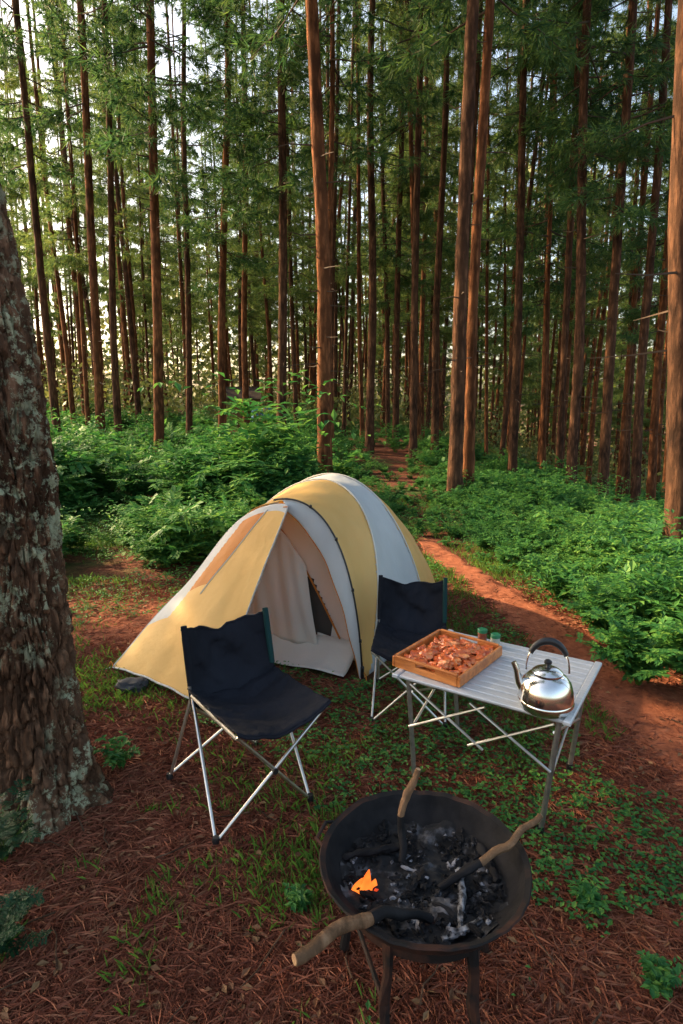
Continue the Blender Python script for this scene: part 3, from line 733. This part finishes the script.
# ---------------------------------------------------------------- folding chairs
def chair(loc,rz,label,seed,sc=1,ft=1.0,fo=(0,0),bh=.67):
    r_=empty('folding_chair',loc,rz,label,'camping chair','folding chairs by the tent'); r_.scale=(sc,sc,sc)
    w,dp,sh=.198,.21,.40
    fw,fd=w*ft,dp*1.12; ox,oy=fo
    for s in(-1,1):
        MB().tube([(s*fw+ox,fd+oy,.0),(s*w,dp+.01,.36),(s*(w-.005),dp+.06,bh+.005)],.0075,10).build('rear_post',M['alu'],r_)
        MB().tube([(s*fw+ox,-fd+oy,0),(s*w*.99,dp*.98,.37)],.0070,10).build('leg',M['alu'],r_)
        MB().tube([(s*fw+ox,-fd+oy,.005),(-s*w*1.0,-dp*1.0,sh-.005)],.0070,10).build('leg',M['alu'],r_)
        MB().tube([(s*fw+ox,fd+oy,.02),(-s*w*.98,dp*.9,.33)],.0065,10).build('brace',M['alu'],r_)
        for fy in(-fd,fd):
            MB().lathe([(0,0),(.014,0),(.015,.02),(.012,.03),(0,.03)],12,(s*fw+ox,fy+oy,-.003)).build('foot',M['black'],r_)
        MB().tube([(s*w,-dp,sh-.01),(s*w,dp*.98,sh-.02)],.008,8).build('seat_rail',M['alu_dark'],r_)
    hub=MB(); hub.tube([(ox*.5,-dp*1.06-.012+oy*.5,.20),(ox*.5,-dp*1.06+.012+oy*.5,.20)],.012,10); hub.build('pivot',M['black'],r_)
    def seat(u,v):
        x=(u-.5)*2; y=-dp-.02+(2*dp+.05)*v
        sg=-.070*(1-abs(x)**2.0)*(1-.40*(1-v)**2)
        wr=.008*math.sin(y*30+x*3+seed)*(1-x*x)+.011*mn.noise(Vector((x*3,y*18,seed)))+.005*mn.noise(Vector((x*12,y*30,seed)))
        return (x*(w+.006),y-.012*(1-x*x)*(v<.02),sh+.004+sg+.02*(1-v)**3*abs(x)+wr)
    MB().grid(seat,44,40).build('seat',M['navy'],r_,solid=.005)
    MB().tube([Vector(seat(i/24,0))+Vector((0,-.002,-.006)) for i in range(25)],.006,6).build('seat_hem',M['navy'],r_)
    def back(u,v):
        x=(u-.5)*2; z=.315+(bh-.315)*v; y=dp+.0+.06*(z-.36)/(bh-.36)
        bow=.085*(1-x*x)*min(1,.25+v*1.6)*(1-.3*v); dip=-.055*(1-abs(x)**1.5)*v
        wr=(.014*math.sin(x*6+z*26+seed)*(1-x*x)+.014*mn.noise(Vector((x*3+z*4,z*12-x*2,seed+3)))+.005*mn.noise(Vector((x*12,z*30,seed+3))))*min(1,v*3+.1)
        return (x*(w+.006),y+bow+wr,z+dip+wr*.5)
    MB().grid(back,44,34).build('backrest',M['navy'],r_,solid=.005)
    MB().tube([Vector(back(i/24,1)) for i in range(25)],.006,6).build('back_hem',M['navy'],r_)
    for s in(-1,1):
        t=MB(); t.tube([(s*(w-.002),dp+.012,.42),(s*(w-.004),dp+.034,.53),(s*(w-.005),dp+.062,bh+.012)],[.012,.014,.013],10); t.build('back_sleeve',M['trim'] if s>0 else M['navy'],r_)
    return r_
chair((-.345,2.275,gz(-.4,2.27)),math.radians(36),'black folding camp chair standing in front of the tent\'s yellow vestibule, left of the table',1,1,1.04,(-.085,.03),.655)
chair((.36,2.95,gz(.3,3.0)),math.radians(-8),'black folding camp chair behind the table, in front of the tent\'s grey side',2,.92)
# ---------------------------------------------------------------- table
tc=Vector((.655,2.33,gz(.66,2.3))); ta=math.radians(-33)
tbl=empty('camping_table',tc,ta,'silver slatted folding camp table beside the fire bowl','table')
HU,HV,TH=.335,.285,.50
tp=MB(); nsl=12; sw=2*HV/nsl
for k in range(nsl):
    tp.box((0,-HV+sw*(k+.5),TH-.006),(2*HU-.03,sw-.005,.012),bev=.003)
tp.build('tabletop',M['slat'],tbl,False)
for s in(-1,1): MB().box((s*HU,0,TH-.005),(.028,2*HV+.01,.018),bev=.004).build('edge_rail',M['slat'],tbl,False)
for s in(-1,1): MB().box((0,s*(HV-.05),TH-.026),(2*HU-.05,.02,.02),bev=.003).build('support_bar',M['alu_dark'],tbl,False)
for sx in(-1,1):
    for sy in(-1,1):
        lg=MB().tube([(sx*(HU-.035),sy*(HV-.05),TH-.03),(sx*(HU-.075),sy*(HV-.05),.0)],.0105,12).build('leg',M['alu_dark'],tbl)
        MB().tube([(sx*(HU-.075),sy*(HV-.05),.03),(sx*(HU-.075),sy*(HV-.05),-.004)],.014,12).build('foot',M['black'],lg)
def tl(p,q,r=.0055): return MB().tube([p,q],r,8)
for sy in(-1,1):
    y=sy*(HV-.035)
    tl((-HU+.05,y,TH-.04),(.03,y,.27)).build('brace',M['alu'],tbl); tl((HU-.05,y,TH-.04),(-.03,y,.27)).build('brace',M['alu'],tbl)
    tl((-HU+.05,y,.27),(.03,y+.0,TH-.05)).build('brace',M['alu'],tbl); tl((HU-.05,y,.27),(-.03,y,TH-.05)).build('brace',M['alu'],tbl)
for sx in(-1,1):
    x=sx*(HU-.05); tl((x,-HV+.05,.42),(x,HV-.05,.25)).build('brace',M['alu'],tbl); tl((x,HV-.05,.42),(x,-HV+.05,.25)).build('brace',M['alu'],tbl)
TZ=tc.z+TH
tw_,tl_=.315,.385; tr=Vector((.455,2.40,TZ+.002)); tra=math.radians(-39)
tray=empty('wooden_tray',tr,tra,'square orange brown wooden tray of raw marinated meat on the table','tray')
MB().box((0,0,.005),(tw_-.02,tl_-.02,.010)).build('base',M['wood'],tray,False)
def rimbox(c,s,name='side'): return MB().box(c,s,bev=.004).build(name,M['wood'],tray,False)
hh=.048
for s in(-1,1):
    rimbox((s*(tw_/2-.006),0,hh/2),(.013,tl_,hh))
    b=MB(); y=s*(tl_/2-.0065); b.box((0,y,.013),(tw_-.028,.013,.026),bev=.002); b.box((0,y,.046),(tw_-.028,.013,.012),bev=.003)
    for s2 in(-1,1): b.box((s2*(tw_/4+.015),y,.033),(tw_/2-.06,.013,.016),bev=.001)
    b.build('handle_side',M['wood'],tray,False)
rr=random.Random(4); RT=Matrix.Rotation(tra,3,'Z'); k=0
for layer,(n,zz) in enumerate([(30,.026),(10,.044)]):
    for j in range(n):
        if layer==0: gx,gy=j%5,j//5; lx=(gx-2)*.053+rr.gauss(0,.006); ly=(gy-2.5)*.058+rr.gauss(0,.006)
        else: lx=rr.uniform(-.08,.08); ly=rr.uniform(-.11,.11)
        p=tr+RT@Vector((lx,ly,zz)); RM=Matrix.Rotation(rr.random()*6.28,3,'Z')@Matrix.Rotation(rr.gauss(0,.35),3,'X')
        o=MB().lump((0,0,0),(rr.uniform(.028,.040),rr.uniform(.019,.027),rr.uniform(.013,.019)),k*1.3,.8,1.6,18,12,RM).build('meat_piece',M['meat'],loc=p)
        tag(o,'piece of raw red marinated meat heaped in the wooden tray','meat','meat pieces in the tray'); k+=1
for (px,py,mt,lab,hj) in((482,641,'jar_red','small spice jar with green lid on the table behind the tray, left one of two',.052),(495,646,'jar_pale','small spice jar with green lid on the table behind the tray, right one of two',.050)):
    p=at(px,py,TZ); j=empty('spice_jar',(p.x,p.y,TZ+.001),0,lab,'jar','spice jars on the table')
    MB().lathe([(0,0),(.019,0),(.021,.003),(.021,hj*.78),(.016,hj*.86),(0,hj*.86)],20).build('body',M[mt],j)
    MB().lathe([(.0205,hj*.80),(.022,hj*.82),(.022,hj*1.08),(.019,hj*1.14),(0,hj*1.14)],20).build('lid',M['greenlid'],j)
kp=at(545,708,TZ); kt=empty('kettle',(kp.x,kp.y,TZ+.001),0,'shiny steel kettle with black arched handle at the table\'s near right corner','kettle'); kt.scale=(.95,.95,1.18)
MB().lathe([(0,0),(.084,0),(.094,.006),(.100,.02),(.101,.042),(.097,.066),(.088,.090),(.070,.106),(.054,.113),(.054,.116)],56).build('body',M['steel'],kt)
MB().lathe([(.101,.020),(.1035,.024),(.1035,.030),(.101,.034)],56).build('seam',M['steel'],kt)
lid=MB().lathe([(.056,.115),(.056,.119),(.046,.126),(.028,.133),(.010,.136),(0,.136)],40).build('lid',M['steel'],kt)
MB().lathe([(0,.135),(.007,.136),(.008,.142),(.014,.146),(.014,.153),(.008,.157),(0,.158)],20).build('knob',M['black'],lid)
sa=math.radians(165); sd=Vector((math.cos(sa),math.sin(sa),0))
MB().tube([sd*.076+Vector((0,0,.045)),sd*.102+Vector((0,0,.08)),sd*.112+Vector((0,0,.115)),sd*.124+Vector((0,0,.138))],[.022,.016,.012,.010],16).build('spout',M['steel'],kt)
hs=[]; hd=Vector((math.cos(math.radians(-14)),math.sin(math.radians(-14)),0)); hn_=Vector((-hd.y,hd.x,0))
for i in range(25):
    a=math.radians(6+168*i/24); hs.append(hd*(.078*math.cos(a))+hn_*(.012*math.sin(a))+Vector((0,0,.095+.118*math.sin(a)**.7)))
MB().tube(hs[:5],.004,8).build('handle_bracket',M['steel'],kt); MB().tube(hs[-5:],.004,8).build('handle_bracket',M['steel'],kt)
MB().tube(hs[4:21],[.010+.002*math.sin(math.pi*i/16) for i in range(17)],12).build('handle',M['black'],kt)
# ---------------------------------------------------------------- fire bowl
bc=Vector((.216,1.385,gz(.2,1.38))); RZ=.42; BD=.112
fb=empty('fire_bowl',bc,0,'round rusty black iron fire bowl on legs in the foreground','fire pit')
prof=[(0,-BD)]+[(.262*math.sin(a),-BD*math.cos(a)) for a in [math.radians(x) for x in range(8,86,7)]]+[(.262,-.006),(.272,0),(.275,.004),(.272,.008),(.258,.003)]
inn=[(.252*math.sin(a),-(BD-.01)*math.cos(a)) for a in [math.radians(x) for x in range(85,0,-7)]]+[(0,-BD+.01)]
def dent(mb,z0=RZ):
    nv=[]
    for v in mb.v:
        r=math.hypot(v[0],v[1])
        if r<1e-5: nv.append(v); continue
        a=math.atan2(v[1],v[0]); k=1+.016*mn.noise(Vector((math.cos(a)*1.6,math.sin(a)*1.6,v[2]*3)))+.008*mn.noise(Vector((math.cos(a)*6,math.sin(a)*6,1)))
        dz=(.008*mn.noise(Vector((math.cos(a)*1.8,math.sin(a)*1.8,5)))+.005*mn.noise(Vector((math.cos(a)*7,math.sin(a)*7,5))))*(r/.27)**2
        nv.append((v[0]*k,v[1]*k,v[2]+dz))
    mb.v=nv; return mb
dent(MB().lathe([(r,z+RZ) for r,z in prof],140)).build('bowl',M['rust'],fb)
dent(MB().lathe([(.258,RZ+.003)]+[(r,z+RZ) for r,z in inn],140)).build('bowl_lining',M['soot'],fb)
MB().lathe([(.19,.315),(.205,.315),(.205,.340),(.19,.340)],40,closed=True).build('stand_ring',M['rust'],fb)
for dgr in(-62,-122,150,30):
    a=math.radians(dgr); d=Vector((math.cos(a),math.sin(a),0)); sx=Vector((-d.y,d.x,0))
    pts=[d*.195+Vector((0,0,.345)),d*.205+sx*.005+Vector((0,0,.26)),d*.212+Vector((0,0,.18)),d*.225+sx*.006+Vector((0,0,.1)),d*.245+Vector((0,0,-.02))]
    b=MB().tube(pts,[.015,.012,.015,.012,.014],7,wob=.5); b.build('leg',M['rust'],fb,False)
for a0,a1 in((-122,150),(30,-62)):
    p=Vector((math.cos(math.radians(a0)),math.sin(math.radians(a0)),0))*.213; q=Vector((math.cos(math.radians(a1)),math.sin(math.radians(a1)),0))*.213
    MB().tube([p+Vector((0,0,.17)),(p+q)/2+Vector((0,0,.165)),q+Vector((0,0,.155))],.007,6,wob=.3).build('crossbar',M['rust'],fb)
for dgr in(160,):
    a=math.radians(dgr); d=Vector((math.cos(a),math.sin(a),0)); s=Vector((-d.y,d.x,0))
    MB().tube([d*.266-s*.05+Vector((0,0,RZ)),d*.29-s*.035+Vector((0,0,RZ+.004)),d*.29+s*.035+Vector((0,0,RZ+.004)),d*.266+s*.05+Vector((0,0,RZ))],.005,8).build('handle',M['rust'],fb)
B0=bc+Vector((0,0,RZ))
def ashf(u,v):
    a=2*math.pi*u; r=.222*v; z=-.076+.020*mn.noise(Vector((math.cos(a)*r*14,math.sin(a)*r*14,3)))+.008*mn.noise(Vector((math.cos(a)*r*60,math.sin(a)*r*60,3)))+.012*(1-v)+.022*v**3
    return (B0.x+r*math.cos(a),B0.y+r*math.sin(a),B0.z+z)
tag(MB().grid(ashf,140,60).build('ash_bed',M['ash']),'grey ash lying in the bottom of the fire bowl','ash',kind='stuff')
cm=MB(); rr=random.Random(8)
for k in range(620):
    a=rr.random()*6.28; r=.205*math.sqrt(rr.random()); x=r*math.cos(a)+.0; y=r*math.sin(a)
    if mn.noise(Vector((x*14,y*14,8)))<-.2: continue
    z=-.072+.018*(1-(r/.222)**1.5)*rr.random()+.045*(r/.25)**3; RM=Matrix.Rotation(rr.random()*6,3,'Z')@Matrix.Rotation(rr.gauss(0,.4),3,'X')
    s=rr.uniform(.0018,.0060)*(1.8 if rr.random()<.10 else 1); cm.lump((B0.x+x,B0.y+y,B0.z+z),(s*rr.uniform(1,3.2),s,s*.8),k,.9,1.4,7,5,RM)
o=cm.build('charcoal',M['coal'],smooth=False); tag(o,'black and ash whitened charcoal pieces filling the fire bowl','charcoal',kind='stuff')
em=MB(); 
for (px,py) in((424,916),(430,918),(376,890)):
    p=at(px,py,B0.z-.056); em.lump(p,(.006,.003,.004),px,.8,1.5,8,6)
tag(em.build('glowing_embers',M['ember']),'small orange glowing embers among the charcoal','embers',kind='stuff')
fl=MB(); fp=at(361,891,B0.z-.062)
def ff(u,v):
    x=(u-.5)*.060; tip=.010+.058*max(0,math.sin(math.pi*(u*.92+.04)))*(.50+.50*math.sin(u*15+.2)); 
    z=tip*v; bend=.020*v*v
    th=.007*math.sin(math.pi*u)*(1-v)**.6
    return x*(1-.25*v)+bend,th,z
def ffront(u,v): a,t,z=ff(u,v); return fp+Vector((a,-t+.004*math.sin(u*9),z))
def fback(u,v): a,t,z=ff(u,v); return fp+Vector((a,t+.004*math.sin(u*9)+.0003,z))
fl.grid(ffront,44,12); fl.grid(fback,44,12)
tag(fl.build('flame',M['flame']),'small orange flame at the left inside of the fire bowl','flame')
def log(name,pts,rad,mt,label,cat='firewood',grp='sticks in the fire bowl',charred=True,wob=.25):
    r_=empty(name,pts[0],0,label,cat,grp); o=Vector(pts[0]); P=[Vector(p)-o for p in pts]
    Q=[];Rr=[];N=18
    for i in range(N+1):
        t=i/N*(len(P)-1); k=min(int(t),len(P)-2); f=t-k; q=P[k].lerp(P[k+1],f)
        Q.append(q+Vector((mn.noise(q*14+o),mn.noise(q*14+o+Vector((5,0,0))),mn.noise(q*14+o+Vector((0,5,0)))))*.012); Rr.append((rad[k]*(1-f)+rad[k+1]*f)*(1+(.25*mn.noise(Vector((i*.7,o.x*9,3))) if charred else .5*mn.noise(Vector((i*.8,o.x*9,3))))))
    c=int(N*.56) if charred else N
    MB().tube(Q[:c+1],Rr[:c+1],14,wob=wob).build('bark',M[mt],r_)
    if charred: MB().tube(Q[c:],[x*1.03 for x in Rr[c:]],14,wob=.35).build('charred_end',M['soot'],r_)
    n=(Q[0]-Q[1]).normalized(); MB().tube([Q[0]-n*.004,Q[0]+n*.0015],Rr[0]*.86,14).build('cut_end',M['cutwood'] if charred else M[mt],r_)
log('firewood_stick',[at(293,960,.455+bc.z),at(335,928,.455+bc.z),at(385,913,.425+bc.z),at(430,918,.37+bc.z)],[.013,.015,.013,.010],'log','thick pale stick poking out of the fire bowl to the lower left')
log('firewood_stick',[at(539,814,.475+bc.z),at(505,846,.44+bc.z),at(468,870,.40+bc.z),at(440,885,.365+bc.z)],[.008,.010,.011,.009],'log','brown stick leaning out over the right rim of the fire bowl')
yb=1.53
log('firewood_stick',[atY(417,770,yb-.02),atY(405,790,yb-.02),atY(402,830,yb-.03),at(402,862,.35+bc.z)],[.007,.012,.010,.010],'log','short crooked stick standing upright at the back of the fire bowl')
for (p1,p2,r1,r2,mt,lab) in [((457,868),(464,928),.010,.007,'ashlog','grey ash covered stick burning in the middle of the fire bowl'),((398,846),(345,858),.012,.009,'soot','black burnt stick at the upper left inside of the fire bowl'),
   ((440,936),(482,918),.009,.007,'ashlog','whitish burnt stick at the lower right inside of the fire bowl'),
   ((470,838),(500,880),.012,.010,'soot','black charred log along the right inside of the fire bowl'),((372,905),(398,932),.011,.009,'soot','black charred log at the lower left inside of the fire bowl')]:
    log('burnt_stick',[at(p1[0],p1[1],B0.z-.054),at((p1[0]+p2[0])/2+3,(p1[1]+p2[1])/2,B0.z-.048),at(p2[0],p2[1],B0.z-.054)],[r1,(r1+r2)/2,r2],mt,lab,charred=False,wob=.5)
